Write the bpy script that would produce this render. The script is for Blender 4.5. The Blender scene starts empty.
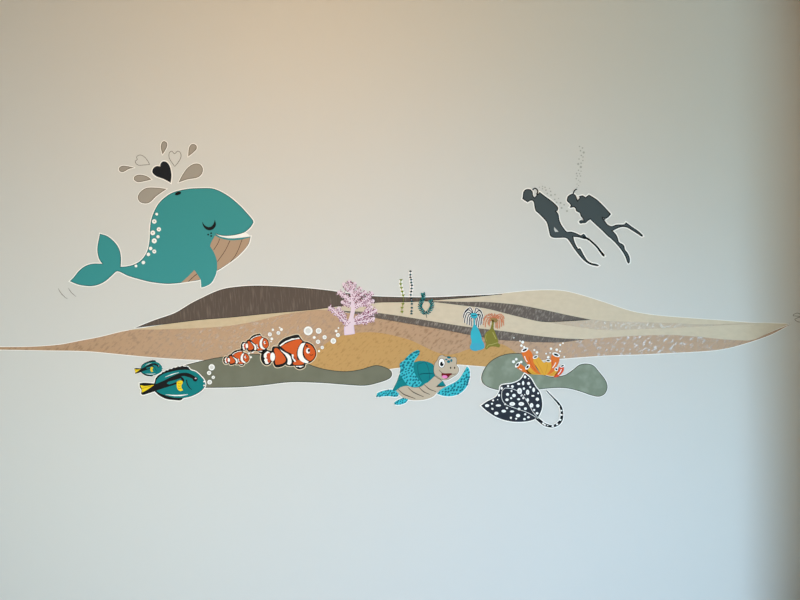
import bpy, bmesh, math, random
from mathutils import Vector
from mathutils.geometry import tessellate_polygon
random.seed(7)
S = bpy.context.scene
C = S.collection
PI = math.pi

# ------------------------------------------------------------------ camera
MID_Z = 1.36          # height of the middle of the mural above the floor
cd = bpy.data.cameras.new('camera'); cd.lens = 28; cd.sensor_width = 36; cd.clip_start = 0.05
cam = bpy.data.objects.new('camera', cd); C.objects.link(cam)
cam.location = (0, -2.8, MID_Z); cam.rotation_euler = (PI/2, 0, 0)
S.camera = cam

# ------------------------------------------------------------------ light
w = bpy.data.worlds.new('world'); S.world = w; w.use_nodes = True
bg = w.node_tree.nodes['Background']; bg.inputs[0].default_value = (.75, .86, 1, 1); bg.inputs[1].default_value = .02

def area(name, loc, rot, sx, sy, col, power, spread=PI):
    l = bpy.data.lights.new(name, 'AREA'); l.shape = 'RECTANGLE'; l.size = sx; l.size_y = sy
    l.color = col; l.energy = power; l.spread = spread
    o = bpy.data.objects.new(name, l); C.objects.link(o); o.location = loc; o.rotation_euler = rot
    return o
# daylight through the low window in the wall behind the camera, at right
area('window_daylight', (2.6, -4.3, 1.2), (math.radians(68), 0, math.radians(40)), 1.3, 1.2, (0.513, 0.698, 1.0), 40.32, math.radians(80))
area('window_skylight', (2.75, -4.3, .7), (math.radians(85), 0, math.radians(25)), 1.3, 0.9, (0.524, 0.885, 1.0), 73.88)
# added fill light behind the camera, at left; no opening in the wall there
area('fill_rear_left', (-1.6, -3.9, 1.0), (math.radians(75), 0, math.radians(-5)), 1.6, 1.6, (0.87, 1.0, 0.972), 24.24, math.radians(100))
# warm lamp high on the wall behind the camera
area('wall_lamp', (-.4, -3.4, 2.4), (math.radians(92), 0, 0), 0.5, 0.3, (1.0, 0.50, 0.125), 11.07, math.radians(100))
S.view_settings.view_transform = 'Standard'; S.view_settings.look = 'None'
S.view_settings.gamma = 1; S.view_settings.use_curve_mapping = False
S.view_settings.exposure = 0.41

# ------------------------------------------------------------------ materials
def lin(c):
    c /= 255.0
    return c/12.92 if c <= .04045 else ((c+.055)/1.055)**2.4
K = 1.0
def alb(rgb, k=K): return tuple(min(.93, lin(c)*k) for c in rgb) + (1,)
MATS = {}
def mat(name, rgb, rough=.55, k=K, spec=.12):
    if name in MATS: return MATS[name]
    m = bpy.data.materials.new(name); m.use_nodes = True
    b = m.node_tree.nodes['Principled BSDF']
    b.inputs['Base Color'].default_value = alb(rgb, k); b.inputs['Roughness'].default_value = rough
    b.inputs['Specular IOR Level'].default_value = spec
    MATS[name] = m
    return m
def textured(name, rgb_a, rgb_b, rot, scale, lo, hi, rough=.6, rough_b=None, k=K, bump=0, detail=2, spec=.15):
    """paint with a second tone brushed through it: stretched noise in wall coordinates"""
    m = mat(name, rgb_a, rough, k, spec); nt = m.node_tree; N = nt.nodes; L = nt.links
    b = N['Principled BSDF']
    tc = N.new('ShaderNodeTexCoord'); mp = N.new('ShaderNodeMapping'); nz = N.new('ShaderNodeTexNoise')
    rt = N.new('ShaderNodeMapping')
    rt.inputs['Rotation'].default_value = (0, math.radians(rot), 0); mp.inputs['Scale'].default_value = scale
    nz.inputs['Scale'].default_value = 1; nz.inputs['Detail'].default_value = detail
    L.new(tc.outputs['Object'], rt.inputs['Vector']); L.new(rt.outputs[0], mp.inputs['Vector']); L.new(mp.outputs[0], nz.inputs['Vector'])
    mr = N.new('ShaderNodeMapRange'); mr.inputs[1].default_value = lo; mr.inputs[2].default_value = hi
    L.new(nz.outputs[0], mr.inputs[0])
    mx = N.new('ShaderNodeMix'); mx.data_type = 'RGBA'
    mx.inputs[6].default_value = alb(rgb_a, k); mx.inputs[7].default_value = alb(rgb_b, k)
    L.new(mr.outputs[0], mx.inputs[0]); L.new(mx.outputs[2], b.inputs['Base Color'])
    if rough_b is not None:
        m2 = N.new('ShaderNodeMapRange'); m2.inputs[3].default_value = rough; m2.inputs[4].default_value = rough_b
        L.new(mr.outputs[0], m2.inputs[0]); L.new(m2.outputs[0], b.inputs['Roughness'])
    if bump:
        bp = N.new('ShaderNodeBump'); bp.inputs['Strength'].default_value = bump; bp.inputs['Distance'].default_value = .002
        L.new(nz.outputs[0], bp.inputs['Height']); L.new(bp.outputs[0], b.inputs['Normal'])
    return m

M_wall = textured('wall_paint', (208, 206, 203), (206, 205, 202), 0, (240, 240, 240), .3, .7, rough=.8, k=1.03, bump=.12, spec=.1)
M_floor = textured('floor_wood', (160, 145, 125), (140, 125, 105), 0, (3, 40, 1), .3, .7, rough=.5)
M_ceil = mat('ceiling_paint', (226, 222, 214), .9)
M_side = mat('side_wall_paint', (206, 202, 196), .9, 1.1)
white = mat('white_vinyl', (246, 242, 238), .5)
cream = mat('cream_vinyl', (226, 208, 180), .5)
black = mat('black_vinyl', (12, 11, 14), .5)
heartb = mat('charcoal_vinyl', (28, 30, 36), .5)
teal = mat('whale_teal', (58, 144, 146), .55)
teal_d = mat('whale_teal_edge', (18, 92, 98), .55)
tanb = mat('whale_belly_tan', (176, 148, 124), .55)
groove = mat('groove_brown', (84, 62, 50), .55)
greydrop = mat('drop_grey', (162, 154, 144), .55)
greydrop_d = mat('drop_grey_edge', (112, 104, 94), .55)
thinline = mat('fine_line_grey', (112, 108, 100), .55)
diver = mat('diver_slate', (70, 79, 82), .55)
diver_d = mat('diver_edge', (14, 16, 18), .55)
bubgrey = mat('bubble_grey', (168, 168, 162), .55)
bubwhite = mat('bubble_white', (246, 244, 241), .5)
bubcore = mat('bubble_core', (214, 211, 208), .5)
bubrim = mat('bubble_rim', (150, 118, 98), .5)
rockrim = mat('rock_edge', (62, 64, 54), .6)
orange = mat('clown_orange', (210, 88, 32), .5)
orange_d = mat('clown_orange_deep', (196, 76, 34), .5)
tang = mat('tang_teal', (0, 120, 122), .5)
yellow = mat('tang_yellow', (240, 206, 30), .5)
ybrown = mat('tang_yellow_line', (150, 110, 30), .5)
shellm = mat('shell_teal', (6, 124, 130), .5)
shell_l = mat('shell_line', (12, 86, 100), .5)
flip = mat('flipper_turquoise', (58, 184, 198), .5)
flipspot = mat('flipper_spot', (18, 108, 124), .5)
skin = mat('turtle_beige', (190, 174, 154), .5)
skin_l = mat('turtle_line', (78, 66, 58), .5)
mouthm = mat('mouth_red', (112, 26, 30), .5)
pink = mat('tongue_pink', (232, 132, 190), .5)
raym = mat('ray_navy', (38, 42, 52), .5)
lilac = mat('coral_lilac', (228, 206, 218), .5)
lilac_w = mat('coral_trunk_edge', (212, 194, 224), .5)
magenta = mat('coral_magenta', (122, 30, 80), .5)
leafg = mat('weed_olive', (120, 136, 40), .5)
leafd = mat('weed_dark', (10, 72, 78), .5)
leafd2 = mat('weed_black_green', (12, 34, 38), .5)
leaft = mat('weed_teal', (26, 122, 124), .5)
weedstem = mat('weed_stem_pale', (190, 178, 190), .5)
cyan = mat('anemone_cyan', (54, 172, 192), .5)
cyan_d = mat('anemone_cyan_deep', (66, 164, 190), .5)
olive = mat('anemone_olive', (128, 122, 48), .5)
olive_l = mat('anemone_olive_light', (170, 160, 90), .5)
tent_d = mat('tentacle_dark', (44, 36, 46), .5)
tent_o = mat('tentacle_orange', (204, 122, 88), .5)
core_o = mat('tentacle_core', (150, 120, 72), .5)
tube_o = mat('tube_orange', (222, 112, 38), .5)
tube_y = mat('tube_yellow', (222, 162, 52), .5)
tube_r = mat('tube_red_orange', (220, 78, 38), .5)
tube_s = mat('tube_yellow_shade', (200, 138, 40), .5)
M_pale = textured('dune_cream', (213, 197, 174), (206, 190, 167), 0, (30, 30, 60), .3, .7)
M_pale_warm = textured('dune_cream_warm_lit', (208, 186, 154), (200, 178, 146), 0, (30, 30, 60), .3, .7)  # cream dune tone with the warm light at left put into the colour
M_tan = textured('dune_tan', (180, 143, 110), (157, 121, 91), 42, (38, 60, 92), .50, .64, rough=.52, rough_b=.28, bump=.42, spec=.5, detail=3)
M_ochre = textured('dune_ochre', (192, 150, 94), (174, 132, 78), 42, (44, 60, 110), .53, .70, rough=.55, rough_b=.4, bump=.3, detail=3)
M_brown = textured('ridge_brown', (90, 77, 69), (114, 100, 90), 4, (150, 60, 14), .52, .72, rough=.6, detail=4, bump=.2)
M_grey = textured('ridge_grey', (99, 88, 81), (152, 142, 133), -22, (130, 60, 40), .50, .74, rough=.5, detail=5, bump=.3)
M_rock = textured('rock_olive', (110, 110, 93), (117, 117, 100), 0, (12, 12, 12), .35, .65)
M_rock2 = textured('rock_sage', (124, 134, 117), (140, 150, 134), 0, (20, 20, 20), .45, .68)
M_strip = textured('dune_mauve', (192, 170, 146), (182, 160, 136), 42, (60, 60, 110), .46, .62, rough=.5, rough_b=.26, bump=.6, spec=.3, detail=3)

# ------------------------------------------------------------------ room
def struct(name, boxes, m):
    bm = bmesh.new()
    for (x0, y0, z0, x1, y1, z1) in boxes:
        r = bmesh.ops.create_cube(bm, size=1)
        for v in r['verts']:
            v.co = Vector((x0+(v.co.x+.5)*(x1-x0), y0+(v.co.y+.5)*(y1-y0), z0+(v.co.z+.5)*(z1-z0)))
    me = bpy.data.meshes.new(name); bm.to_mesh(me); bm.free(); me.materials.append(m)
    o = bpy.data.objects.new(name, me); C.objects.link(o); o['kind'] = 'structure'
    return o
H_ROOM = 2.74
struct('wall_back', [(-2.8, 0, 0, 4.3, .15, H_ROOM)], M_wall)
struct('floor', [(-2.8, -4.15, -.1, 4.3, .15, 0)], M_floor)
struct('ceiling', [(-2.8, -4.15, H_ROOM, 4.3, .15, H_ROOM+.1)], M_ceil)
struct('wall_left', [(-2.95, -4.15, 0, -2.8, .15, H_ROOM)], M_side)
struct('wall_right_and_pier', [(1.89, -.87, 0, 4.3, 0, H_ROOM), (4.3, -4.15, 0, 4.45, .15, H_ROOM)], M_side)  # first box is an unseen pier, shaped to shade the mural's right end
WX0, WX1, WZ0, WZ1 = 2.1, 3.5, .45, 1.75
struct('wall_front', [(-2.8, -4.15, 0, WX0, -4.0, H_ROOM), (WX1, -4.15, 0, 4.3, -4.0, H_ROOM),
                      (WX0, -4.15, 0, WX1, -4.0, WZ0), (WX0, -4.15, WZ1, WX1, -4.0, H_ROOM)], M_side)

# ------------------------------------------------------------------ wall-decal builders
U = 0.0045            # metres of wall per mural unit (the mural is drawn on a flat 800 x 600 unit grid)
GAP = 0.00008         # glue line between vinyl and wall
HL = 0.0003           # thickness of one layer of vinyl
REF = {}
def G(ox, oy, s, pts): return [(ox+p[0]/s, oy+p[1]/s) for p in pts]
def wall(p): return ((p[0]-400)*U, (300-p[1])*U + MID_Z)

def smooth(pts, closed=True, n=4, corner=62):
    P = [Vector(p) for p in pts]; N = len(P); out = []
    cosc = math.cos(math.radians(corner))
    def is_c(i):
        if not closed and i in (0, N-1): return True
        a = P[i]-P[(i-1) % N]; b = P[(i+1) % N]-P[i]
        if a.length < 1e-9 or b.length < 1e-9: return True
        return a.normalized().dot(b.normalized()) < cosc
    cor = [is_c(i) for i in range(N)]
    def tan(i):
        a = P[(i-1) % N]; b = P[i]; c = P[(i+1) % N]
        d = (c-b).length + (b-a).length
        return (c-a)/d if d > 1e-9 else Vector((0, 0))
    for i in range(N if closed else N-1):
        j = (i+1) % N; a, b = P[i], P[j]; L = (b-a).length
        ch = (b-a)/L if L > 1e-9 else Vector((0, 0))
        if cor[i] and cor[j]: out.append(tuple(a)); continue
        ta = ch if cor[i] else tan(i); tb = ch if cor[j] else tan(j)
        for k in range(n):
            t = k/n
            h = (2*t**3-3*t*t+1)*a + (t**3-2*t*t+t)*L*ta + (-2*t**3+3*t*t)*b + (t**3-t*t)*L*tb
            out.append((h.x, h.y))
    if not closed: out.append(tuple(P[-1]))
    return out
def area2(p): return sum(p[i][0]*p[(i+1) % len(p)][1]-p[(i+1) % len(p)][0]*p[i][1] for i in range(len(p)))
def offset(pts, d):
    """move a closed outline outwards by d units"""
    n = len(pts); sg = 1 if area2(pts) > 0 else -1; out = []
    for i in range(n):
        p0, p1, p2 = Vector(pts[i-1]), Vector(pts[i]), Vector(pts[(i+1) % n])
        a = p1-p0; b = p2-p1
        a = a.normalized() if a.length > 1e-9 else b.normalized(); b = b.normalized() if b.length > 1e-9 else a
        na = Vector((a.y, -a.x))*sg; nb = Vector((b.y, -b.x))*sg; m = na+nb
        if m.length < .2: m = na
        m.normalize(); c = max(.55, m.dot(na)); q = p1+m*(d/c); out.append((q.x, q.y))
    return out
def ell(cx, cy, rx, ry=None, rot=0, n=None):
    ry = rx if ry is None else ry; n = n or (20 if max(rx, ry) > 1.5 else 10); r = math.radians(rot)
    return [(cx+rx*math.cos(t)*math.cos(r)-ry*math.sin(t)*math.sin(r), cy+rx*math.cos(t)*math.sin(r)+ry*math.sin(t)*math.cos(r))
            for t in (2*PI*i/n for i in range(n))]

class Sheet:
    """collects flat cut shapes and strips of one part"""
    def __init__(s): s.polys = []; s.strips = []
    def poly(s, pts, sm=True, holes=()):
        s.polys.append([smooth(pts) if sm else list(pts)] + [list(h) for h in holes]); return s
    def ring(s, pts, d0, d1):
        s.strips.append((offset(pts, d0), offset(pts, d1), True)); return s
    def line(s, pts, wd, sm=True, closed=False):
        W_ = wd if isinstance(wd, (list, tuple)) else [wd]*len(pts)
        n = 4
        if sm and len(pts) > 2:
            q = smooth(pts, closed, n, 100); ww = []
            for i in range(len(q)):
                f = i/(max(1, len(q)-1))*(len(W_)-1); k = min(int(f), len(W_)-2); ww.append(W_[k]+(W_[k+1]-W_[k])*(f-k))
        else: q = list(pts); ww = list(W_)
        Lf, Rt = [], []
        m = len(q)
        for i in range(m):
            a = Vector(q[i-1] if (i or closed) else q[i]); b = Vector(q[(i+1) % m] if (i < m-1 or closed) else q[i])
            d = (b-a); d = d.normalized() if d.length > 1e-9 else Vector((1, 0)); nn = Vector((-d.y, d.x))*ww[i]*.5
            Lf.append((q[i][0]+nn.x, q[i][1]+nn.y)); Rt.append((q[i][0]-nn.x, q[i][1]-nn.y))
        s.strips.append((Lf, Rt, closed)); return s
    def build(s, name, m, parent=None, lay=0, th=1, at=None, tag=None):
        if parent is not None: ref = REF[parent.name]
        else:
            allp = [p for pl in s.polys for p in pl[0]] + [p for st in s.strips for p in st[0]]
            ref = at or (sum(p[0] for p in allp)/len(allp), sum(p[1] for p in allp)/len(allp))
        rx, rz = wall(ref); y1 = -(lay+th)*HL-GAP; y0 = -lay*HL-GAP
        verts, faces = [], []
        def add(p, y): X, Z = wall(p); verts.append((X-rx, y, Z-rz)); return len(verts)-1
        step = 0
        for loops in s.polys:
            step += 1; y1 = -(lay+th)*HL-GAP+1e-5-step*4e-6
            flat = [p for l in loops for p in l]
            tris = tessellate_polygon([[Vector((p[0], p[1], 0)) for p in l] for l in loops])
            TA = sum(abs((flat[b_][0]-flat[a_][0])*(flat[c_][1]-flat[a_][1])-(flat[c_][0]-flat[a_][0])*(flat[b_][1]-flat[a_][1])) for a_, b_, c_ in tris); PA = abs(area2(loops[0]))-sum(abs(area2(h)) for h in loops[1:])
            if abs(TA-PA) > .03*PA+.3: print('BADTESS', name, loops[0][0], TA, PA)
            f = [add(p, y1) for p in flat]; b = [add(p, y0) for p in flat]
            for t in tris:
                faces.append([f[i] for i in t]); faces.append([b[i] for i in reversed(t)])
            k = 0
            for l in loops:
                for i in range(len(l)):
                    j = (i+1) % len(l); faces.append([f[k+i], b[k+i], b[k+j], f[k+j]])
                k += len(l)
        for A, B, closed in s.strips:
            n = len(A); step += 1; y1 = -(lay+th)*HL-GAP+1e-5-step*4e-6
            fa = [add(p, y1) for p in A]; fb = [add(p, y1) for p in B]; ga = [add(p, y0) for p in A]; gb = [add(p, y0) for p in B]
            for i in range(n if closed else n-1):
                j = (i+1) % n
                faces += [[fa[i], fb[i], fb[j], fa[j]], [ga[i], ga[j], gb[j], gb[i]], [fa[i], fa[j], ga[j], ga[i]], [fb[i], gb[i], gb[j], fb[j]]]
            if not closed:
                faces += [[fa[0], ga[0], gb[0], fb[0]], [fa[-1], fb[-1], gb[-1], ga[-1]]]
        me = bpy.data.meshes.new(name); me.from_pydata(verts, [], faces)
        bm = bmesh.new(); bm.from_mesh(me); bmesh.ops.recalc_face_normals(bm, faces=bm.faces[:]); bm.to_mesh(me); bm.free()
        me.materials.append(m)
        o = bpy.data.objects.new(name, me); C.objects.link(o); REF[o.name] = ref
        if parent is not None: o.parent = parent
        else: o.location = (rx, 0, rz)
        if tag: settag(o, *tag)
        return o
def settag(o, label, cat, group=None):
    o['label'] = label; o['category'] = cat
    if group: o['group'] = group
def thing(name, label, cat, cx, cy, group=None):
    o = bpy.data.objects.new(name, None); C.objects.link(o); o.empty_display_size = .05
    X, Z = wall((cx, cy)); o.location = (X, 0, Z); REF[o.name] = (cx, cy); settag(o, label, cat, group); return o
def poly(name, pts, m, parent, lay, sm=True, th=1, holes=()): return Sheet().poly(pts, sm, holes).build(name, m, parent, lay, th)
def line(name, pts, wd, m, parent, lay, sm=True, closed=False): return Sheet().line(pts, wd, sm, closed).build(name, m, parent, lay)

# ------------------------------------------------------------------ the painted seabed: dunes, ridges, rocks
pale_left = [(128,330.2),(155,326),(180,321.5),(200,319.5),(230,317),(267,313),(305,310),(330,307.2),(330,312.4),(300,314),(280,317),(255,322.5),(230,326.5),(200,329),(170,331),(140,332)]
brown = [(135,328),(155,320),(175,313),(190,304),(200,298.8),(217.5,290.8),(230,287.6),(255,285.6),(280,286.4),(305,288),(330,290.6),(350,293.6),(374,296.2),(410,297.2),(435,297.2),(460,296),(480,295.2),(502,294.1),
         (480,296.6),(462,298.2),(440,299.9),(425,301.2),(410,302),(374,302.8),(340,306.2),(322,308.7),(305,310.6),(267.5,313.8),(230,317.6),(200,320),(175,323)]
cream_mid = [(330.3,307),(340,305.5),(374,302),(410,301.3),(440,301),(462,305),(485,307),(505,312.4),(520,316.2),(540,320.8),(572,325.5),(605,329.4),(637,328.6),(670,327),(709,325.2),(735,323.4),(765,322.8),(788,324.4),
             (768,333),(751,341),(722,341),(670,337),(605,340),(582,340),(560,339.8),(505,332.5),(470,328.5),(410,319),(375,314),(345,312.2),(330.3,312)]
cream_up = [(424,301.4),(440,299.4),(462,297.6),(485,296),(495,294.6),(510,292.6),(535,290.4),(560,290.5),(579,294.4),(605,302.5),(631,311),(654,315),(686,317.8),(722,320.4),(751,322.6),(772,323.2),(789,323.7),
            (762,326.4),(722,324.5),(670,324.5),(634,323),(605,322),(590,320.5),(560,315.2),(535,308.6),(510,304.8),(485,302.8),(462,302.6),(440,302.6)]
grey_up = [(424,301.2),(440,301.2),(462,301.9),(485.5,302),(505,303.5),(520,305.2),(540,309),(560,313.4),(575,316.6),(591,319.6),(572,321),(555,321.8),(540,321.5),(520,317),(505,313.3),(485.5,308.4),(462,305.4),(440,302.8)]
strip_mid = [(540,321.2),(560,321),(590,319.4),(605,320.8),(634,322),(670,323),(702,324.4),(735,323.6),(762,323.6),(735,324.6),(709,326),(670,328),(637.5,329.2),(605,330.2),(572.5,326.2)]
grey_low = [(338,310.6),(350,311.2),(375,312.6),(410,317.6),(440,322.6),(470,327.2),(505,331.4),(530,335),(560,338.2),(584,339.3),(560,342.3),(534,342),(518,341),(500,339.9),(470,335),(440,329.2),(410,324),(375,317.8),(350,313)]
tan_big = [(-6,347.2),(0,347),(30,346.8),(60,344.6),(80,340.8),(100,337),(130,330.2),(160,329.4),(200,328),(230,325.7),(255,321.3),(280,315.2),(305,311.2),(320,309.8),(345,312.4),(375,317.4),(410,323.6),(440,328.8),(470,334.6),(500,339.6),(518,340.8),(534,341.8),
           (560,342.2),(582,339.4),(605,337.7),(634,335.9),(670,335),(696,336.6),(722,339.2),(738,340.2),(752,340),(768,333.2),(791,323.8),(772,334),(756,340),(748,342.6),(728.5,348),(709,350.8),(670,353),(637,354.6),(605,355.6),(566,358.4),(530,361),(480,362),(420,362),(330,362),(200,360),(150,357),(110,353.2),(87.5,351.2),(50,350.4),(0,349.6),(-6,349.4)]
ochre = [(306,366),(311,356),(320,347.5),(330,341),(340,336),(355,333),(370,332.2),(385,333.6),(410,340),(423,346),(435,351.6),(447,354.6),(458,353),(467,349.6),(480,347.3),(492,344.4),(501,344),(508,347),(515,352),(524,358),(528,366),(510,369),(490,367),(470,365.4),(457,364.5),(430,365),(410,366.4),(391,368.8),(375,371),(340,373),(315,371)]
rock_l = [(176,369),(183,365.7),(202,360.7),(220,357),(240,354.6),(260,354),(280,355.4),(297,359.5),(310,364.5),(325,369),(345,371.2),(360,369.4),(370,366.4),(376,365.1),(382,366),(388,368.4),(391.4,371.4),(392,375),(389.5,378.6),(379,382.6),(365,385.6),(345,384.6),(320,382.8),(290,382.2),(265,385),(240,387.2),(205,387.7),(190,387.5),(180,384),(175,377)]
rock_r = [(481.3, 377.4), (484.0, 369.3), (491.0, 360.8), (501.2, 355.3), (512.0, 353.2), (523.9, 354.2), (532.5, 360.2), (537.9, 368.8), (543.2, 374.2), (550.8, 376.6), (558.3, 376.3), (565.9, 374.4), (573.4, 369.3), (578.8, 365.1), (585.2, 363.5), (592.8, 365.1), (599.2, 372.0), (605.7, 380.6), (607.3, 387.7), (604.6, 393.9), (598.6, 396.6), (590.6, 395.1), (582.0, 392.1), (571.2, 389.0), (561.0, 387.8), (545.4, 388.6), (527.1, 391.0), (507.7, 391.4), (499.7, 390.3), (489.4, 387.7), (482.9, 383.3)]

def painted(name, pts, m, lay, label, cat, border=.7, edge=None, ew=.45):
    t = thing(name, label, cat, sum(p[0] for p in pts)/len(pts), max(p[1] for p in pts))
    q = smooth(pts)
    if border: Sheet().ring(q, 0, border).build('white_border', white, t, .1*lay, .07)
    poly('painted_area', q, m, t, lay, sm=False)
    if edge: Sheet().ring(q, 0, -ew).build('dark_edge', edge, t, lay+1, .3)
    return t
painted('painted_dune', pale_left, M_pale_warm, 1, 'thin beige painted dune strip under the big dark brown ridge, left of the pink coral', 'painted dune', 0)
painted('painted_dune', cream_mid, M_pale, 1, 'long cream painted dune band from the seaweeds to the right tip', 'painted dune', 0)
painted('painted_dune', cream_up, M_pale, 2, 'uppermost cream painted dune humped at right, above the grey brushed strips', 'painted dune', .5)
painted('painted_ridge', brown, M_brown, 3, 'big dark brown brushed ridge on the left, highest hill of the painted seabed', 'painted ridge', .9, black, .55)
painted('painted_ridge', grey_up, M_grey, 3, 'upper grey brushed ridge strip right of centre, directly above the anemones', 'painted ridge', 0, rockrim, .25)
painted('painted_dune', strip_mid, M_strip, 3, 'narrow mauve tan painted strip with pale flecks between two cream bands at right', 'painted dune', 0)
painted('painted_ridge', grey_low, M_grey, 4, 'lower grey brushed ridge strip running behind the two anemones', 'painted ridge', 0, rockrim, .25)
painted('painted_dune', tan_big, M_tan, 4, 'widest tan mottled painted dune spanning the wall from left edge to right tip', 'painted dune', .7)
painted('painted_dune', ochre, M_ochre, 5, 'two-humped ochre painted dune behind the turtle', 'painted dune', .6)
painted('painted_rock', rock_l, M_rock, 7, 'long olive green painted rock under the orange clownfish', 'painted rock', .8, rockrim, .7)
painted('painted_rock', rock_r, M_rock2, 7, 'sage green bone-shaped painted rock under the orange tube coral', 'painted rock', .8, rockrim, .65)

FB = 9   # first layer of figures that overlap the seabed

# ------------------------------------------------------------------ whale
whale = thing('whale', 'big smiling teal whale with closed eye and tan grooved belly', 'wall decal', 165, 284)
body = ([(100,233.75)] + G(60,225,8,[(380,90),(440,140),(475,195),(488,260),(486,335),(540,330),(600,313),(655,277),(698,210),(716,130),(720,40)])
        + G(140,180,8,[(80,400),(88,330),(108,265),(145,195),(190,147),(250,106),(320,83),(400,69),(500,65),(580,68),(645,92),(720,137),(800,205)])
        + G(50,130,3.332,[(652,272),(672,295),(678,307),(671,320)]) + G(165,225,8,[(675,28),(640,56),(600,71),(540,84),(480,87),(430,80),(404,68),(430,86),(460,97),(520,107),(600,103),(685,92),(670,150),(620,215),(560,270),(490,320),(418,365),
            (300,410),(285,436),(200,452),(125,463),(50,470),(0,470)])
        + G(60,225,8,[(720,455),(620,430),(540,405),(460,370),(420,400),(370,445),(320,473),(270,487),(220,488),(150,478),(80,450),(110,420),(150,370),(200,330),(260,310),(340,310),(315,275),(300,215),(302,160),(312,110)]))
bs = smooth(body)
poly('body', bs, teal, whale, 1, sm=False)
Sheet().ring(bs, 0, 1.0).build('white_border', white, whale, 0)
Sheet().ring(bs, 0, -.7).build('edge', teal_d, whale, 2)
poly('mouth', G(165,225,8,[(404,68),(430,80),(480,87),(540,84),(600,73),(640,62),(668,74),(680,90),(640,97),(600,102),(520,106),(460,97),(430,86)]), white, whale, 3)
belly = poly('belly', G(165,225,8,[(400,85),(450,108),(520,122),(600,118),(680,99),(668,150),(620,213),(560,268),(490,318),(418,362),(415,290),(395,225),(362,170)]), tanb, whale, 3)
for l in ([(438,110),(425,145),(390,200)], [(520,125),(490,190),(455,245),(420,293)], [(618,115),(590,190),(560,250),(525,296)]):
    line('groove', G(165,225,8,l), .55, groove, belly, 4)
belly2 = poly('belly', G(165,225,8,[(235,360),(258,392),(285,434),(200,451),(128,462),(185,412)]), tanb, whale, 3)
line('groove', G(165,225,8,[(258,390),(222,420),(188,453)]), .7, groove, belly2, 4)
fin = poly('fin', G(165,225,8,[(235,358),(300,230),(362,170),(395,225),(415,285),(418,330),(416,368),(405,405),(372,463),(330,489),(292,500),(289,470),(285,434),(262,392)]), teal, whale, 4)
Sheet().line(G(165,225,8,[(418,366),(407,408),(374,466),(332,492),(290,503),(286,470),(283,438)]), .8).build('white_border', white, fin, 4)
line('lip', G(165,225,8,[(420,84),(460,102),(520,113),(600,109),(684,94)]), [.3,.9,1.1,1.0,.6], teal, whale, 4)
poly('closed_eye', G(140,180,8,[(497,333),(505,365),(530,395),(560,403),(590,390),(608,360),(600,318),(588,352),(570,372),(545,376),(518,362)]), black, whale, 3)
for x, y in ((546,437),(570,426),(570,448)): poly('freckle', G(140,180,8,ell(x,y,7)), black, whale, 3, sm=False)
poly('blowhole', G(140,180,8,ell(305,108,26,13,-20)), black, whale, 3, sm=False)
for x, y, r in ((134,273,11),(115,332,18),(152,395,17),(103,423,19),(145,454,13),(115,487,20),(86,548,14),(115,572,16),(68,595,14),(28,660,14),(-31,688,11)):
    sp = poly('spot', G(140,180,8,ell(x,y,r)), white, whale, 3, sm=False)
    if r > 15: poly('spot_core', G(140,180,8,ell(x,y,5)), greydrop, sp, 4, sm=False)

# drops and hearts over the blowhole
def drop(pts, label):
    p = smooth(G(110,135,8,pts)); t = thing('water_drop', label, 'wall decal', sum(q[0] for q in p)/len(p), max(q[1] for q in p), 'grey water drops over the whale')
    poly('drop_shape', p, greydrop, t, 1, sm=False); Sheet().ring(p, 0, .8).build('white_border', white, t, 0); Sheet().ring(p, 0, -.65).build('dark_edge', greydrop_d, t, 2)
drop([(195,262),(140,250),(100,247),(75,262),(75,285),(95,297),(120,290),(150,272)], 'small grey water drop farthest left, below the tilted outlined heart')
drop([(332,356),(290,328),(230,318),(195,335),(192,358),(220,377),(265,372)], 'middle-sized grey water drop directly left of the black heart tip')
drop([(453,432),(370,422),(290,425),(240,460),(223,500),(240,535),(280,548),(320,538),(370,490)], 'big grey water drop lying beside the top of the whale back')
drop([(420,155),(408,100),(415,62),(433,48),(455,62),(457,90),(440,125)], 'topmost small upright grey water drop above the black heart')
drop([(626,172),(632,110),(645,80),(670,72),(693,88),(690,115),(660,145)], 'small grey water drop at upper right, right of the upright outlined heart')
drop([(548,380),(580,320),(620,265),(670,232),(715,232),(742,265),(735,310),(700,340),(620,355)], 'big grey water drop at the right, above the whale blowhole')
def heart_outline(pts, label, wd=.55, m=thinline):
    return Sheet().line(pts, wd, True, True).build('outlined_heart', m, None, 0, tag=(label, 'wall decal'))
heart_outline(G(110,135,8,[(318,236),(270,240),(230,242),(210,230),(203,210),(218,196),(213,175),(240,160),(275,175),(300,205)]), 'thin outlined heart lying tilted, left of the black heart')
heart_outline(G(110,135,8,[(518,252),(490,212),(473,180),(475,142),(495,130),(516,150),(540,130),(562,140),(568,175),(548,215)]), 'thin outlined heart standing upright, right of the black heart')
bh = smooth(G(110,135,8,[(486,382),(492,320),(480,255),(455,218),(425,212),(405,232),(403,252),(370,250),(345,270),(340,300),(370,330),(430,352)]))
t = thing('black_heart', 'solid black heart among the grey water drops over the whale', 'wall decal', 162, 182)
poly('heart_shape', bh, heartb, t, 1, sm=False); Sheet().ring(bh, 0, 1.1).build('white_border', white, t, 0)
heart_outline(G(780,300,20,[(260,315),(268,295),(300,275),(345,262),(390,275),(440,320),(420,345),(370,348),(330,366),(296,386),(320,415),(360,436),(420,436),(480,400),(520,330),(480,260),(420,240)][:13]+[(470,380),(452,340)]),
              'thin outlined heart cut by the right edge, beside the dune tip', .5)
line_a = Sheet().line(G(40,270,13.33,[(243,245),(262,280),(285,315),(330,360),(367,385)]), [.3,.5,.6,.5,.3]).build('motion_line', thinline, None, 0, tag=('thin curved grey motion line, outer and longer one left of the whale tail', 'wall decal', 'motion lines by the tail'))
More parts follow.
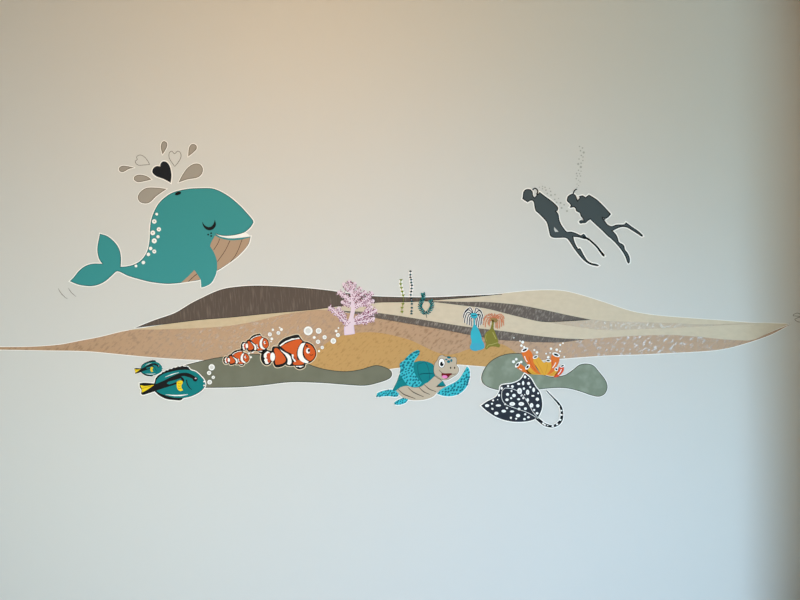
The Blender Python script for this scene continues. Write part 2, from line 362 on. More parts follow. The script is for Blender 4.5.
line_b = Sheet().line(G(40,270,13.33,[(380,243),(400,275),(425,307),(482,355)]), [.3,.5,.6,.3]).build('motion_line', thinline, None, 0, tag=('thin curved grey motion line, inner and shorter one touching the whale tail tip', 'wall decal', 'motion lines by the tail'))

# ------------------------------------------------------------------ divers
def A(*p): return G(515,180,13.333,p)
def B(*p): return G(545,220,13.333,p)
def Cc(*p): return G(560,180,13.333,p)
def D(*p): return G(590,220,13.333,p)
d1 = smooth(A((105,200),(115,152),(145,125),(180,120),(213,130),(235,160),(243,212),(262,232),(285,203),(305,183),(330,160),(360,185),(420,230),(490,280),(555,340),(575,370),(570,405),(550,417),(580,460),(590,530))
     + B((220,66),(250,110),(290,155),(350,155),(420,178),(480,205),(500,190),(517,186),(540,210),(558,243),(620,283),(680,338),(740,402),(785,462),(797,482),(778,487),(745,452),(700,382),(640,322),(570,260),(520,253),(450,232),(378,225),
         (388,270),(412,335),(442,383),(465,375),(488,412),(525,482),(565,540),(620,573),(690,588),(720,606),(700,616),(620,600),(560,572),(500,522),(440,452),(380,372),(330,292),(280,240),(200,238),(112,236),(72,215),(55,160),(40,90))
     + A((420,562),(370,502),(310,442),(277,415),(262,370),(250,300),(230,275),(200,278),(170,298),(140,280),(96,250),(103,230)), n=3)
gap = smooth(B((123,92),(150,125),(182,156),(137,160),(120,125)))
t = thing('diver_silhouette', 'left dark diver silhouette swimming with arm gap at the waist', 'wall decal', 555, 266, 'diver silhouettes')
poly('body', d1, diver, t, 1, sm=False, holes=[gap])
Sheet().ring(d1, 0, 1.15).build('white_border', white, t, 0)
Sheet().ring(d1, 0, -1.0).build('dark_edge', diver_d, t, 2)
line('air_hose', A((232,135),(263,111),(293,128),(304,162),(285,195)), 1.25, diver_d, t, 1)
line('swim_fin', B((500,228),(570,250),(630,298),(690,355),(745,428),(785,474)), [2.6,1.8,1.9,1.9,2.1,2.3], diver_d, t, 3)
d2 = smooth(Cc((90,265),(100,225),(130,197),(170,183),(205,200),(222,235),(234,270),(260,238),(250,215),(272,212),(300,205),(340,230),(385,195),(420,215),(490,260),(560,325),(640,410),(680,455),(650,490),(605,520),(572,507),(600,550))
     + D((240,64),(290,82),(350,62),(420,60),(460,55),(478,30),(502,47),(560,90),(640,145),(698,197),(708,215),(690,222),(640,190),(560,140),(490,100),(420,95),(360,115),(302,145),(345,190),(370,240),(387,295),(430,320),(455,345),(467,395),(505,445),(530,510),(527,570),(510,582),(495,560),(470,490),(430,420),(360,330),(280,250),(240,220),(150,130),(20,10))
     + Cc((405,524),(370,547),(340,573),(300,577),(270,582),(250,557),(272,536),(312,540),(300,510),(275,480),(262,440),(215,415),(205,380),(178,362),(150,370),(128,365),(145,340),(125,312),(95,285)), n=3)
t = thing('diver_silhouette', 'right dark diver silhouette with snorkel and spread fins', 'wall decal', 605, 263, 'diver silhouettes')
poly('body', d2, diver, t, 1, sm=False)
Sheet().ring(d2, 0, 1.15).build('white_border', white, t, 0)
Sheet().ring(d2, 0, -1.0).build('dark_edge', diver_d, t, 2)
line('snorkel', Cc((175,185),(185,155),(205,130),(226,121)), 1.2, diver_d, t, 1)

# ------------------------------------------------------------------ bubbles
def bubbles(lst, adj, where, group, lay, m=bubwhite, core=None, rim=None, name='bubble'):
    """lst: (x, y, r) on the wall grid; each gets a label saying which one it is"""
    n = len(lst); lab = {}
    def take(key, word):
        rest = [i for i in range(n) if i not in lab]
        if rest:
            i = max(rest, key=lambda i: key(lst[i]))
            lab[i] = word
    if n == 1: lab[0] = ''
    else:
        rs = sorted((b[2] for b in lst), reverse=True)
        if rs[0] > rs[1]*1.12: take(lambda b: b[2], 'largest')
        if len(rs) > 2 and rs[1] > rs[2]*1.12 and lab: take(lambda b: b[2], 'second largest')
        ext = {'topmost': lambda b: -b[1], 'lowest': lambda b: b[1], 'leftmost': lambda b: -b[0], 'rightmost': lambda b: b[0]}
        for word, key in ext.items():
            i = max(range(n), key=lambda i: key(lst[i]))
            if i not in lab: lab[i] = word
    for i, (x, y, r) in enumerate(lst):
        word = lab.get(i, 'inner')
        label = ' '.join(('%s %s bubble %s' % (word, adj, where)).split())
        if core and r > 1.5:
            t = thing(name, label, 'bubble', x, y, group)
            poly('bubble_disc', ell(x, y, r), m, t, lay, sm=False); poly('bubble_core', ell(x, y, r*.62), core, t, lay+1, sm=False)
            if rim: Sheet().ring(ell(x, y, r), 0, .3).build('bubble_rim', rim, t, lay)
        else:
            Sheet().poly(ell(x, y, r), False).build(name, m, None, lay, tag=(label, 'bubble', group))
bubbles([(x, y, r) for (x, y), r in zip(A((325,97),(367,85),(367,117),(400,98),(412,135),(460,113),(475,152),(430,180),(480,203),(533,195),(530,258),(580,247),(555,300),(607,305),(655,330),(622,372),(693,415)),
        (.6,.6,.7,.75,.8,.6,.8,.7,.9,.8,.7,.6,.8,1.0,.8,.95,.95))], 'tiny grey', 'in the trail behind the left diver', 'tiny bubbles behind the left diver', 0, bubgrey)
bubbles([(560+x/10, 140+y/10, r) for x, y, r in ((195,65,.7),(225,80,.75),(205,107,.8),(237,125,1.1),(213,155,.8),(190,190,.7),(228,205,.7),(230,170,.7),(182,240,1.1),(210,232,.8),(208,270,1.2),(185,303,.7),(210,312,.6),(165,335,.8),(195,337,.6),(205,360,.7),(172,360,.7),(163,387,.7),(185,403,.5),(200,418,.6),(170,440,.5),(185,455,.5),(170,475,.5))],
        'tiny grey', 'in the column rising from the right diver', 'tiny bubbles above the right diver', 0, bubgrey)
def z10(lst, ox=255, oy=325, s=10): return [(ox+x/s, oy+y/s, r/s) for x, y, r in lst]
bubbles(z10([(533,58,45),(637,58,29),(697,122,21),(593,124,15),(631,167,22),(673,224,17),(640,260,12)]), 'white', 'of the group over the head of the biggest clownfish', 'bubbles over the biggest clownfish', FB, core=bubcore, rim=bubrim)
bubbles([(333.4,340.9,2.8),(338,335,2.0),(336.2,331,1.35),(338.5,328,.85)], 'white', 'of the group between the biggest clownfish and the pink coral', 'bubbles beside the pink coral', FB, core=bubcore, rim=bubrim)
bubbles(z10([(150,93,20),(180,48,12),(235,79,19),(265,45,15),(170,138,14),(248,25,8),(163,165,7)]), 'white', 'of the group in front of the middle-sized clownfish', 'bubbles of the middle-sized clownfish', FB, core=bubcore, rim=bubrim)
bubbles(z10([(500,355,19),(455,375,15),(480,428,15)], 215, 325, 13.33), 'white', 'of the three in front of the smallest clownfish', 'bubbles of the smallest clownfish', FB)
bubbles(z10([(728,153,28),(705,203,19),(742,242,15),(710,285,21)], 130, 350, 8.889), 'white', 'of the four in front of the big blue tang', 'bubbles of the big blue tang', FB, core=bubcore, rim=rockrim)
Z = 13.333
bubbles(z10([(300,95,20),(283,140,17),(265,80,10),(320,160,15),(182,37,8)], 500, 335, Z), 'white', 'rising from the tall left orange tube of coral', 'bubbles of the tall left coral tube', FB+4)
bubbles(z10([(455,200,14),(490,230,18)], 500, 335, Z), 'white', 'of two over the left middle yellow coral tube', 'bubbles of the left yellow coral tube', FB+4)
bubbles(z10([(612,247,12),(665,237,9),(640,295,18)], 500, 335, Z), 'white', 'of three over the right middle yellow coral tube', 'bubbles of the right yellow coral tube', FB+4)
bubbles(z10([(677,182,17),(753,195,18),(797,216,12),(800,132,14),(836,108,11),(853,290,12)], 500, 335, Z), 'white', 'rising from the tall right orange tube of coral', 'bubbles of the tall right coral tube', FB+4)
bubbles(z10([(178,355,20),(215,322,18),(280,358,17)], 500, 335, Z), 'white', 'of three at the lowest left orange coral tube', 'bubbles of the lowest left coral tube', FB+4)

# ------------------------------------------------------------------ clownfish
def make_clownfish(label, cx, cy, sx, sz, fat, slim):
    f = lambda *p: [(cx+(255+x/10-288.5)*sx, cy+(325+y/10-352)*sz) for x, y in p]
    t = thing('clownfish', label, 'wall decal', cx, cy+17*sz, 'clownfish')
    def cut(name, pts, m, lay): return poly(name, offset(smooth(pts), -slim), m, t, lay, sm=False)
    out = offset(smooth(f((238,192),(262,160),(310,130),(370,110),(432,100),(452,125),(482,163),(530,175),(577,203),(607,258),(608,305),(588,342),(552,372),(505,388),(495,420),(450,440),(413,426),(398,402),(365,408),(320,402),(308,388),(270,412),(213,420),(193,395),(183,357),(165,364),(150,388),(115,400),(80,377),(63,325),(78,270),(105,248),(140,256),(172,263),(178,225),(210,208),(238,225))), fat)
    Sheet().ring(out, 0, .7).build('pale_border', cream, t, FB)
    bd = poly('outline', out, black, t, FB, sm=False)
    L1 = FB+1
    tail = poly('tail_fin', f((92,292),(125,260),(150,275),(158,285),(160,325),(150,365),(130,388),(105,385),(100,365),(92,350),(100,335),(90,318)), white, t, L1)
    poly('tail_stripe', f((118,295),(133,278),(156,278),(160,320),(154,368),(138,378),(125,360),(128,345),(112,330),(120,315)), orange_d, tail, L1+1)
    poly('tail_band', f(*ell(178,318,24,44)), white, t, L1+2, sm=False)
    cut('rear_body', f((188,255),(195,235),(213,226),(240,240),(265,268),(295,305),(313,345),(300,375),(262,393),(210,400),(198,370),(203,310)), orange, L1)
    cut('middle_band', f((245,230),(290,262),(340,290),(362,320),(370,375),(350,404),(318,392),(325,345),(300,300),(262,262)), white, L1)
    cut('middle_body', f((255,215),(310,182),(380,152),(450,138),(480,165),(442,212),(422,270),(424,318),(430,345),(400,335),(370,295),(310,262)), orange, L1)
    poly('dorsal_edge', f((246,207),(268,186),(290,172),(312,158),(340,148),(372,134),(400,134),(440,126),(450,137),(380,148),(310,174),(258,212)), white, t, L1+1)
    cut('belly', f((372,378),(420,350),(450,345),(490,372),(495,392),(440,402),(390,400)), orange, L1)
    poly('pectoral_edge', f((368,292),(388,296),(386,330),(400,345),(412,362),(398,370),(382,345),(372,325)), white, t, L1+1)
    cut('pectoral_fin', f((390,310),(420,312),(435,360),(412,356),(392,332)), orange_d, L1+1)
    poly('pelvic_fin_edge', f((408,408),(492,408),(470,418),(450,424),(438,416),(415,418)), white, t, L1+1)
    cut('head_band', f((465,182),(512,172),(488,225),(480,280),(497,330),(547,368),(520,385),(465,367),(430,322),(425,265),(440,215)), white, L1+1)
    hd = poly('head', f((515,182),(560,200),(598,250),(603,300),(582,340),(550,362),(512,333),(490,285),(491,235)), orange, t, L1+1)
    e = poly('eye', f(*ell(532,257,21,27)), white, t, L1+2, sm=False)
    poly('pupil', f(*ell(541,254,12,16)), black, e, L1+3, sm=False)
    poly('brow', f(*ell(520,210,12,8)), black, t, L1+2, sm=False)
    line('smile', f((550,296),(566,302),(582,294)), .6, black, t, L1+2)
    return t
def children(o): return [c for c in bpy.data.objects if c.parent == o]
def dup(o, label=None, parent=None):
    c = o.copy(); C.objects.link(c)
    if parent is not None: c.parent = parent
    if label: c['label'] = label
    for ch in children(o): dup(ch, None, c)
    return c
def place(src, cx, cy, ref_c, ref_base, sx, sz, label):
    """copy src so that its centre falls on (cx, cy); ref_c is the centre of the source drawing"""
    o = dup(src, label); X, Zz = wall((cx + (ref_base[0]-ref_c[0])*sx, cy + (ref_base[1]-ref_c[1])*sz))
    o.location = (X, 0, Zz); o.scale = (sx, 1, sz); return o
make_clownfish('biggest orange and white striped clownfish, swimming right of the other two', 288.5, 352, 1, 1, .4, .36)
make_clownfish('middle-sized orange clownfish, upper one of the two small fish', 255.0, 343.2, .505, .555, .35, .2)
make_clownfish('smallest orange clownfish at far left, lower one of the two small fish', 236.4, 357.6, .470, .475, .35, .2)

# ------------------------------------------------------------------ blue tangs
def make_tang():
    f = lambda *p: G(130,355,10,p)
    t = thing('blue_tang', 'big blue tang fish with yellow tail in front of the olive rock', 'wall decal', 173, 400, 'blue tangs')
    out = smooth(f((250,268),(258,235),(280,205),(310,188),(335,172),(360,160),(395,147),(430,135),(480,120),(530,114),(580,120),(608,148),(662,168),(712,213),(747,258),(754,305),(722,352),(672,387),(602,417),(535,432),(510,452),(450,450),(370,440),(300,407),(265,378),(250,362),
               (190,382),(130,398),(112,385),(118,350),(102,322),(98,282),(150,276),(245,284)))
    Sheet().ring(out, 0, .95).build('white_border', white, t, FB)
    poly('outline', out, black, t, FB, sm=False)
    top = smooth(f((262,232),(300,195),(345,166),(400,143),(460,124),(525,112),(590,122)), False, 3); zz = [top[0]]
    for i, p in enumerate(top[1:-1]): zz.append((p[0], p[1]-(.55 if i % 2 == 0 else -.25)))
    zz.append(top[-1]); poly('dorsal_spines', zz+[(p[0]+.3, p[1]+1.6) for p in reversed(top)], black, t, FB+1, sm=False)
    b = poly('body', f((262,270),(285,222),(340,187),(420,165),(500,150),(600,150),(660,171),(710,216),(745,260),(749,305),(718,348),(668,383),(600,413),(520,427),(430,423),(350,400),(290,375),(258,345)), tang, t, FB+1)
    st = poly('stripe', f((245,296),(330,260),(420,215),(500,182),(575,178),(635,203),(668,230),(650,245),(600,225),(545,210),(515,212),(542,240),(545,262),(520,272),(480,286),(400,312),(320,337),(250,362)), black, t, FB+2)
    poly('stripe_window', f((372,285),(385,268),(450,250),(508,232),(520,246),(470,268),(400,292)), tang, st, FB+3)
    poly('tail_fin', f((104,300),(150,308),(245,298),(200,330),(150,362),(120,375),(122,342)), yellow, t, FB+1)
    line('tail_ray', f((125,335),(165,322),(215,308)), .5, ybrown, t, FB+2)
    pf = poly('pectoral_fin', f((475,262),(500,250),(530,260),(530,280),(518,300),(520,330),(535,350),(505,360),(480,340),(470,300)), yellow, t, FB+3)
    for y in (280, 305, 330): line('fin_ray', f((482,y),(498,y+6),(512,y)), .4, ybrown, pf, FB+4)
    e = poly('eye', f(*ell(655,240,24,25)), black, t, FB+3, sm=False)
    poly('eye_glint', f(*ell(660,232,9,7)), lilac, e, FB+4, sm=False)
    line('gill_line', f((568,245),(576,290),(595,322),(622,347)), [1.0,1.0,.9,.4], black, t, FB+3)
    line('highlight', f((355,220),(420,194),(490,174)), [.3,.9,.4], white, t, FB+3)
    line('highlight', f((360,394),(450,404),(520,402),(582,393)), [.3,1.2,1.2,.4], white, t, FB+3)
    for y in (265, 303): poly('lip_spot', f(*ell(744,y,8)), white, t, FB+3, sm=False)
    return t
tg = make_tang()
place(tg, 148.8, 368.2, (172.6,383.2), (173,400), .434, .478, 'small blue tang fish following above the tail of the big tang')

# ------------------------------------------------------------------ turtle
E = lambda *p: G(370,340,7.273,p)
def F(*p): return G(420,345,13.333,p)
def Q(*p): return G(370,345,13.333,p)
tt = thing('sea_turtle', 'smiling blue green sea turtle with beige belly and spotted flippers', 'wall decal', 425, 405)
shell_pts = smooth(E((330,158),(380,152),(432,162),(465,185),(478,230),(470,270),(430,300),(400,325),(375,350),(320,345),(230,340),(192,366),(165,362),(198,295),(215,248),(262,200)))
head_pts = smooth(F((225,200),(240,165),(265,138),(300,130),(335,150),(380,148),(430,160),(470,158),(492,190),(488,235),(486,265),(513,300),(518,345),(490,390),(430,430),(380,460),(340,470),(290,460),(240,430),(195,395),(180,320),(195,240)))
neck_pts = smooth(F((195,415),(290,465),(345,545),(300,580),(215,575),(130,575),(85,515)))
fl = [smooth(Q((400,240),(450,208),(510,140),(570,95),(640,65),(665,85),(650,130),(600,200),(580,262),(585,340),(620,420),(690,500),(650,545),(590,560),(530,550),(480,510),(440,450),(400,390),(402,320))),
      smooth(E((705,190),(722,212),(725,270),(702,340),(650,390),(590,408),(530,405),(488,390),(520,355),(580,325),(640,290),(682,230))),
      smooth(E((45,412),(55,385),(110,365),(175,362),(212,390),(195,412),(140,408),(80,410))),
      smooth(E((175,455),(195,440),(240,422),(278,430),(260,455),(215,470),(185,468)))]
bel_pts = smooth(E((185,370),(230,340),(270,333),(320,345),(372,338),(402,316),(440,305),(490,328),(545,335),(488,380),(460,410),(400,432),(330,438),(280,432),(240,418)))
sh = Sheet()
for p in [shell_pts, head_pts, bel_pts] + fl: sh.ring(p, 0, .9)
sh.build('white_border', white, tt, .9, .07)
T0 = FB+1
so = poly('shell', shell_pts, shellm, tt, T0, sm=False)
for l in (F((55,215),(90,260),(118,340),(122,378)), F((0,385),(60,380),(125,377),(183,378)), F((130,380),(128,420),(118,470)), Q((640,250),(635,300),(650,400),(690,480)), Q((640,250),(690,240),(720,222)), Q((650,400),(720,380),(800,378)), Q((385,480),(420,455),(440,460))):
    line('shell_seam', l, .5, shell_l, so, T0+1)
poly('shell_rim', F((215,555),(258,510),(300,475),(345,545),(290,556)), shellm, tt, T0+2)
nk = poly('neck', neck_pts, skin, tt, T0+1, sm=False)
line('neck_crease', F((195,412),(240,440),(290,470)), .5, skin_l, nk, T0+2)
bl = poly('belly', bel_pts, skin, tt, T0+2, sm=False)
for l in (((205,358),(240,390),(280,408),(330,425)), ((275,343),(310,375),(345,393),(390,412)), ((355,342),(390,375),(435,395)), ((393,322),(430,355),(480,375))):
    line('belly_groove', E(*l), [.5,.9,.9,.5] if len(l) == 4 else [.5,.9,.5], skin_l, bl, T0+3)
def inside(p, poly_):
    r = False; n = len(poly_)
    for i in range(n):
        a, b = poly_[i], poly_[i-1]
        if (a[1] > p[1]) != (b[1] > p[1]) and p[0] < (b[0]-a[0])*(p[1]-a[1])/(b[1]-a[1])+a[0]: r = not r
    return r
def scatter(pts, d, rr, first=()):
    inn = offset(pts, -rr*.45); xs = [p[0] for p in pts]; ys = [p[1] for p in pts]; got = list(first)
    for _ in range(4000):
        p = (random.uniform(min(xs), max(xs)), random.uniform(min(ys), max(ys)))
        if inside(p, inn) and all((p[0]-q[0])**2+(p[1]-q[1])**2 > d*d for q in got): got.append(p)
    return got
first = Q((620,95),(550,130),(490,185),(440,270),(430,335),(510,235),(580,165),(570,215),(490,270),(540,275),(610,140),(540,190),(460,230),(480,320),(525,310),(555,340),(430,380),(475,355),(520,370),(560,385),(455,400),(490,425),(540,415),(580,420),(500,470),(540,460),(580,465),(615,460),(530,510),(575,520),(620,535),(655,505),(600,500),(565,545))
for k, (p, d, r, fs) in enumerate(((fl[0], 2.3, 1.3, first), (fl[1], 2.35, 1.35, ()), (fl[2], 2.1, 1.2, ()), (fl[3], 1.9, 1.0, ()))):
    o = poly('flipper', p, flip, tt, T0+3, sm=False)
    s = Sheet()
    for j, q in enumerate(scatter(p, d, r, fs)):
        f_ = r*(1.25 if (k == 0 and j < 6) else random.uniform(.7, 1.0))
        s.poly(ell(q[0], q[1], f_*1.15, f_*.8, random.uniform(-70, -20), 8), False)
    s.build('spot_pattern', flipspot, o, T0+4)
hd = poly('head', head_pts, skin, tt, T0+5, sm=False)
Sheet().ring(head_pts, 0, -.3).build('head_outline', skin_l, hd, T0+6)
e = poly('eye', F(*ell(288,240,40,60)), bubwhite, tt, T0+6, sm=False)
Sheet().ring(F(*ell(288,240,40,60)), 0, .4).build('eye_outline', skin_l, e, T0+6)
poly('pupil', F(*ell(290,252,24,30)), black, e, T0+7, sm=False); poly('eye_glint', F(*ell(304,236,9)), bubwhite, e, T0+8, sm=False)
for x, y, a, b in ((385,165,27,15),(350,192,16,11),(380,220,22,19),(417,205,15,19)): poly('freckle', F(*ell(x,y,a,b)), flipspot, hd, T0+6, sm=False)
for x in (407, 460): poly('nostril', F(*ell(x,303,9,14)), black, hd, T0+6, sm=False)
mo = poly('mouth', F((287,368),(330,376),(410,375),(440,387),(400,405),(375,435),(340,450),(300,430),(285,400)), mouthm, tt, T0+6)
poly('tongue', F(*ell(328,422,38,21,5)), pink, mo, T0+7, sm=False)
line('smile_line', F((252,328),(270,350),(292,368)), .5, skin_l, hd, T0+6); line('smile_line', F((410,376),(440,388),(478,383)), .5, skin_l, hd, T0+6)

# ------------------------------------------------------------------ spotted ray
R6 = lambda *p: G(470,330,5.714,p)
R = thing('spotted_ray', 'black white-spotted eagle ray with curling tail over the sage rock', 'wall decal', 525, 427)
rp = smooth(R6((63,432),(98,407),(145,383),(167,350),(174,320),(190,312),(240,305),(285,285),(312,248),(345,275),(375,325),(395,350),(408,390),(411,440),(398,478),(383,500),(340,518),(290,524),(230,521),(160,501),(100,465)))
Sheet().ring(rp, 0, 1.0).build('white_border', white, R, FB)
rb = poly('body', rp, raym, R, FB+1, sm=False)
Sheet().ring(rp, 0, -.5).build('dark_edge', black, R, FB+2)
HR = lambda *p: G(510,385,13.333,p)
tl = HR((350,440),(400,480),(450,520),(520,545),(580,545),(640,515),(680,460),(690,390),(680,310),(640,240),(570,165),(485,75))
tw = [2.8,3.0,3.0,2.6,2.6,3.0,2.9,2.6,2.4,1.9,1.3,.9]
line('tail_border', tl, [a+1.8 for a in tw], white, R, FB)
tlo = line('tail', tl, tw, black, R, FB+1)
s = Sheet()
for x, y, r in ((440,510,16),(462,528,14),(568,545,16),(625,522,16),(668,462,16),(686,396,14),(684,340,12),(655,280,9),(500,540,9)): s.poly(HR(*ell(x,y,r,r*.8)), False)
s.build('tail_spots', white, tlo, FB+2)
GG = lambda *p: G(475,365,13.333,p)
spots = [(665,158,17,20),(712,180,8,8),(640,240,15,28),(712,245,20,20),(580,250,20,15),(440,280,15,15),(497,285,18,18),(735,293,13,15),(353,308,15,18),(650,313,15,17),(592,345,32,40),(700,362,22,35),(780,330,18,30),(485,345,12,14),(432,390,20,20),(518,405,25,22),(318,402,14,18),(770,410,20,12),(660,395,8,8),(615,408,10,10),(480,440,14,14),(580,455,20,14),(640,440,12,14),(700,465,18,25),(425,462,22,18),(240,470,14,12),(300,460,8,8),(753,535,22,30),(225,515,14,12),(160,540,28,20),(310,538,35,15),(495,517,38,25),(615,517,38,25),(400,520,12,14),(425,572,14,12),(585,585,20,18),(670,580,20,18),(222,578,9,9),
         (829,455,22,22),(835,542,22,22),(787,597,14,14),(825,642,18,16),(572,672,28,22),(667,655,14,14),(710,695,18,14),(657,719,18,14),(547,714,14,12),(477,702,14,16),(492,617,28,14),(840,375,12,14)]
for x, y, a, b in spots: poly('spot', GG(*ell(x,y,a,b)), bubwhite, rb, FB+2, sm=False, th=1)
for x, y, a, b in ((150,475,12,9),(192,463,13,8),(128,450,6,6)): poly('spot', R6(*ell(x,y,a,b)), bubwhite, rb, FB+2, sm=False)
for x, y, a, b in ((592,345,14,20),(700,362,8,16),(495,517,18,9),(615,517,18,9),(753,535,7,12)): poly('spot_core', GG(*ell(x,y,a,b)), bubcore, rb, FB+3, sm=False)
line('head_line', R6((200,331),(184,345),(180,365),(184,400),(205,425),(260,447),(330,472),(388,505)), .45, bubwhite, rb, FB+2)
line('head_line', R6((200,331),(240,335),(288,360),(330,415),(360,468),(390,503)), .45, bubwhite, rb, FB+2)

# ------------------------------------------------------------------ orange tube coral
TC = lambda *p: G(500,335,13.333,p)
tc = thing('tube_coral', 'orange and yellow tube coral growing on the sage rock', 'wall decal', 545, 376)
def tube(pts, m, lay, mouth, streak=None, fold=None):
    o = poly('tube', TC(*pts), m, tc, lay)
    cx, cy, a, b, rot = mouth
    r_ = poly('tube_rim', TC(*ell(cx,cy,a,b,rot)), bubwhite, o, lay+4, sm=False); poly('tube_opening', TC(*ell(cx,cy,a*.62,b*.5,rot)), black, r_, lay+5, sm=False)
    if streak: line('highlight', TC(*streak), .8, bubwhite, o, lay+1)
    if fold: line('fold', TC(*fold), .5, tube_s if m is tube_y else orange_d, o, lay+1)
tube([(215,428),(262,378),(320,420),(375,480),(420,520),(380,520),(320,497),(260,465)], tube_o, FB, (232,395,22,46,40), [(255,445),(272,458),(292,466)])
tube([(345,458),(400,412),(430,455),(500,505),(560,530),(400,520),(360,490)], tube_y, FB, (365,425,22,42,40), None, [(380,470),(440,505),(500,515)])
tube([(283,235),(380,190),(420,235),(440,290),(452,370),(500,470),(560,528),(480,505),(385,412),(325,330)], tube_o, FB+1, (328,197,52,26,-27), [(325,280),(340,325),(362,358)], [(385,290),(410,380),(470,470)])
tube([(440,310),(510,290),(560,345),(592,390),(592,532),(550,524),(490,430),(448,370)], tube_y, FB+2, (470,292,38,22,-22), None, [(480,340),(530,430),(575,515)])
tube([(775,478),(742,455),(700,488),(620,535),(700,550),(745,530)], tube_y, FB, (748,455,26,24,45), None, [(735,490),(690,525),(640,535)])
tube([tuple(((q[0]/5.714-30)*13.333, (q[1]/5.714-5)*13.333)) for q in ((508,212),(536,212),(534,232),(522,250),(498,268),(476,270),(488,252),(502,232))], tube_r, FB, (828,410,34,19,-25), [(815,455),(800,490),(770,525)])
tube([(690,258),(790,280),(788,345),(740,445),(690,505),(610,535),(640,480),(680,400),(672,330)], tube_o, FB+1, (745,262,54,27,20), [(742,365),(725,400),(698,438)], [(700,330),(690,410),(640,500)])
tube([(596,362),(672,348),(684,420),(652,490),(610,532),(578,536),(572,470),(578,392)], tube_y, FB+3, (640,340,38,20,8), None, [(630,390),(622,450),(602,515)])

# ------------------------------------------------------------------ pink tree coral
PK = lambda *p: G(325,275,13.333,p)
pk = thing('tree_coral', 'pale pink branching tree coral with magenta polyps and flat trunk', 'wall decal', 349.5, 335)
tr = poly('trunk', PK((258,800),(400,782),(386,680),(380,580),(400,470),(390,330),(375,220),(350,120),(325,120),(335,220),(345,330),(345,460),(325,560),(288,650),(256,690)), lilac, pk, FB)
br = [([(345,230),(300,180),(250,120)],[60,55,50]), ([(360,220),(380,160),(402,112)],[55,50,45]), ([(350,160),(335,110),(328,80)],[60,50,40]), ([(350,350),(290,300),(230,260),(185,228)],[70,65,60,50]), ([(360,410),(300,390),(235,362)],[60,60,55]),
      ([(325,690),(270,620),(210,560),(130,480),(60,435)],[70,70,75,65,40]), ([(275,600),(230,520),(185,440)],[60,55,45]), ([(365,310),(420,230),(480,180)],[60,55,40]), ([(370,360),(460,280),(540,225)],[60,55,45]), ([(380,440),(480,380),(570,310),(625,240)],[75,75,65,50]),
      ([(480,400),(560,380),(640,345)],[70,65,50]), ([(380,620),(470,560),(590,520),(680,468)],[80,90,80,45]), ([(380,640),(480,620),(570,610),(645,580)],[70,75,65,50]), ([(500,560),(560,480),(620,430)],[60,60,50])]
rnd = random.Random(3); dots = []
for k, (p, wd) in enumerate(br):
    s = Sheet(); q = PK(*p); s.line(q, [a/17 for a in wd]); pol = Sheet()
    s.poly(ell(q[-1][0], q[-1][1], wd[-1]/30), False)
    for i in range(len(q)-1):
        a, b = Vector(q[i]), Vector(q[i+1]); d = (b-a); n_ = max(2, int(d.length/1.5)); nn = Vector((-d.y, d.x)).normalized(); dn = d.normalized()
        for u in range(n_):
            if i == 0 and u == 0: continue
            c = a+d*(u/n_)
            for sd in (-1, 1):
                ln = wd[i]/13.333*rnd.uniform(.3, .68); e_ = c+nn*sd*ln+dn*ln*rnd.uniform(.3, .9)
                s.line([tuple(c), tuple(e_)], [1.1, .95]); s.poly(ell(e_.x, e_.y, .62), False)
                for f_ in (1.0, .45):
                    pp = c+(e_-c)*f_; pol.poly(ell(pp.x+rnd.uniform(-.35, .35), pp.y+rnd.uniform(-.35, .35), rnd.uniform(.38, .62), None, 0, 6), False)
    o = s.build('branch', lilac, pk, FB+k*.05)
    pol.build('polyp_pattern', magenta, o, FB+2)
Sheet().line(PK((262,692),(268,800),(396,782),(384,690)), .6, False).build('trunk_outline', lilac_w, tr, FB+2)

# ------------------------------------------------------------------ seaweeds
SW = lambda *p: G(320,260,6.667,p)
def weed(name, label, stem, leaves, stemm, base):
    t = thing(name, label, 'wall decal', *base)
    Sheet().line(SW(*stem), 3.5).build('white_border', white, t, .9, .07)
    line('stem', SW(*stem), .45, stemm, t, FB)
    for (x, y, m, kind) in leaves:
        (px_, py_), = SW((x, y))
        if kind == 'v': q = [(px_-1.7, py_-.85), (px_-.4, py_-.6), (px_, py_-.2), (px_+.4, py_-.7), (px_+1.7, py_-.9), (px_+.9, py_+.5), (px_, py_+1.0), (px_-.9, py_+.5)]
        else: q = [(px_-1.5, py_+.4), (px_-.7, py_-.5), (px_, py_-.95), (px_+.8, py_-.5), (px_+1.5, py_+.4), (px_+.3, py_+.9), (px_-.4, py_+.85)]
        poly('leaf_pair', q, m, t, FB+1)
gl = [(540,133),(538,160),(543,185),(548,210),(555,235),(553,292),(547,318),(547,345)]
weed('seaweed', 'slim olive green seaweed, shorter plant left of the tall dark one', gl[:5]+[(556,262)]+gl[5:]+[(549,355)], [(x,y,leafg,'v') for x, y in gl], leafg, (402,313))
dl = [(603,75),(603,98),(603,115),(608,130),(608,150),(612,168),(610,190),(608,210),(605,232),(608,255),(612,275),(612,292),(612,318),(610,340),(610,357)]
weed('seaweed', 'tallest slim seaweed with dark teal leaves between the two other weeds', dl, [(x,y,leafd2 if i in (0,2,5,7,9) else leafd,'a') for i, (x, y) in enumerate(dl)], weedstem, (411.5,314))
wr = thing('seaweed', 'bushy teal seaweed curling in a loop, right of the tall dark weed', 'wall decal', 427, 318)
arms = [[(712,385),(706,362),(682,340),(667,310),(676,280),(690,250),(686,222)], [(706,362),(735,332),(748,300),(737,270)]]
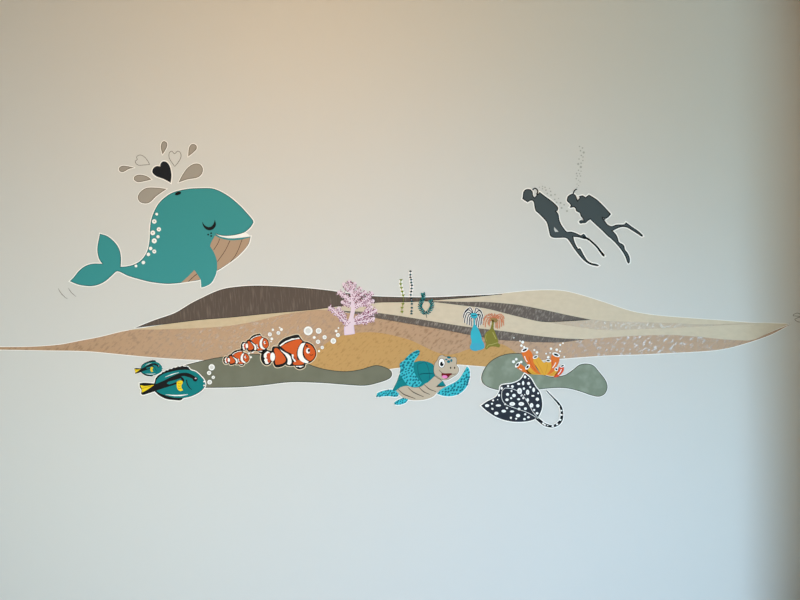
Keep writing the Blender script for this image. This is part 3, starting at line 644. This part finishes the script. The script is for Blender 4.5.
for a in arms:
    q = smooth(SW(*a), False, 3); st = line('stem', SW(*a), .5, leafd, wr, FB)
    for i in range(1 if a is arms[1] else 4, len(q)):
        for sd in (-1, 1):
            d = (Vector(q[i])-Vector(q[i-1])).normalized(); nn = Vector((-d.y, d.x))*sd
            cx, cy = q[i][0]+nn.x*1.15, q[i][1]+nn.y*1.15
            poly('leaf', ell(cx, cy, 1.4, .66, math.degrees(math.atan2(nn.y+d.y*.7, nn.x+d.x*.7)), 8), leaft if (i+sd) % 3 else leafd, wr, FB+1, sm=False)

# ------------------------------------------------------------------ anemones
A5 = lambda *p: G(455,300,13.333,p)
A6 = lambda *p: G(460,315,13.333,p)
an = thing('anemone', 'bright blue tube anemone with dark drooping tentacles', 'wall decal', 476, 350.5, 'anemones')
ends = [(108,238),(125,305),(158,325),(190,335),(215,350),(285,345),(312,365),(335,335),(358,325),(372,250),(115,215),(365,215)]
peaks = [(185,130),(170,165),(190,190),(200,225),(215,250),(275,250),(290,230),(310,200),(325,190),(320,140),(205,105),(280,105)]
halo = Sheet()
for a, b in zip(ends, peaks): halo.line(A5((250,205), b, ((a[0]*.75+b[0]*.25), (a[1]+b[1])/2-10), a), 2.0)
halo.build('tentacle_border', white, an, FB)
for k, (a, b) in enumerate(zip(ends, peaks)): line('tentacle', A5((250,205), b, ((a[0]*.75+b[0]*.25), (a[1]+b[1])/2-10), a), 1.0, tent_d, an, FB+1+k*.03)
poly('crown', A5((205,205),(215,180),(245,172),(285,180),(300,205),(285,238),(250,248),(218,235)), cyan, an, FB+2)
line('crown_mark', A5((225,205),(250,212),(278,200)), .8, tent_d, an, FB+3)
poly('body', A6((180,40),(198,40),(199,95),(200,122),(225,155),(260,220),(282,280),(292,330),(320,385),(325,430),(300,455),(250,470),(200,478),(150,465),(130,425),(148,380),(152,340),(140,295),(146,220),(172,150),(180,120),(179,95)), cyan, an, FB+2)
poly('foot', A6((152,380),(200,372),(260,378),(310,375),(324,410),(322,440),(280,460),(200,476),(150,463),(132,425)), cyan_d, an, FB+3)
ao = thing('anemone', 'olive green tube anemone with fine orange tentacles', 'wall decal', 491, 349, 'anemones')
ends = [(378,335),(380,275),(402,362),(440,330),(455,350),(545,375),(565,385),(592,380),(620,355),(650,340),(655,250),(630,300)]
peaks = [(420,225),(440,200),(450,235),(470,250),(480,262),(545,262),(560,245),(580,230),(600,215),(610,210),(590,190),(590,240)]
for k, (a, b) in enumerate(zip(ends, peaks)): line('tentacle', A5((510,265), b, ((a[0]*.75+b[0]*.25), (a[1]+b[1])/2-10), a), .75, tent_o, ao, FB+1+k*.03)
for a in ((455,185),(490,178),(525,180),(560,195)): line('tentacle', A5((512,262), ((a[0]+512)/2+8, 215), a, (a[0]+(-14 if a[0] < 510 else 14), a[1]+22)), .75, tent_o, ao, FB+1)
poly('crown', A5((465,250),(500,238),(550,245),(575,270),(545,300),(510,290),(480,275)), core_o, ao, FB+2)
bo = poly('body', A6((428,66),(446,68),(450,112),(445,170),(462,215),(490,290),(508,345),(505,370),(538,398),(520,435),(470,420),(400,425),(352,460),(334,440),(345,395),(335,350),(324,290),(345,235),(400,190),(418,140),(424,110)), olive, ao, FB+2)
line('fold', A6((435,230),(455,270),(478,320)), .8, olive_l, bo, FB+3)
line('fold', A6((352,440),(380,400),(420,395),(460,380),(500,370)), .7, olive_l, bo, FB+3)
line('fold', A6((350,250),(340,300),(350,350)), .5, olive_l, bo, FB+3)
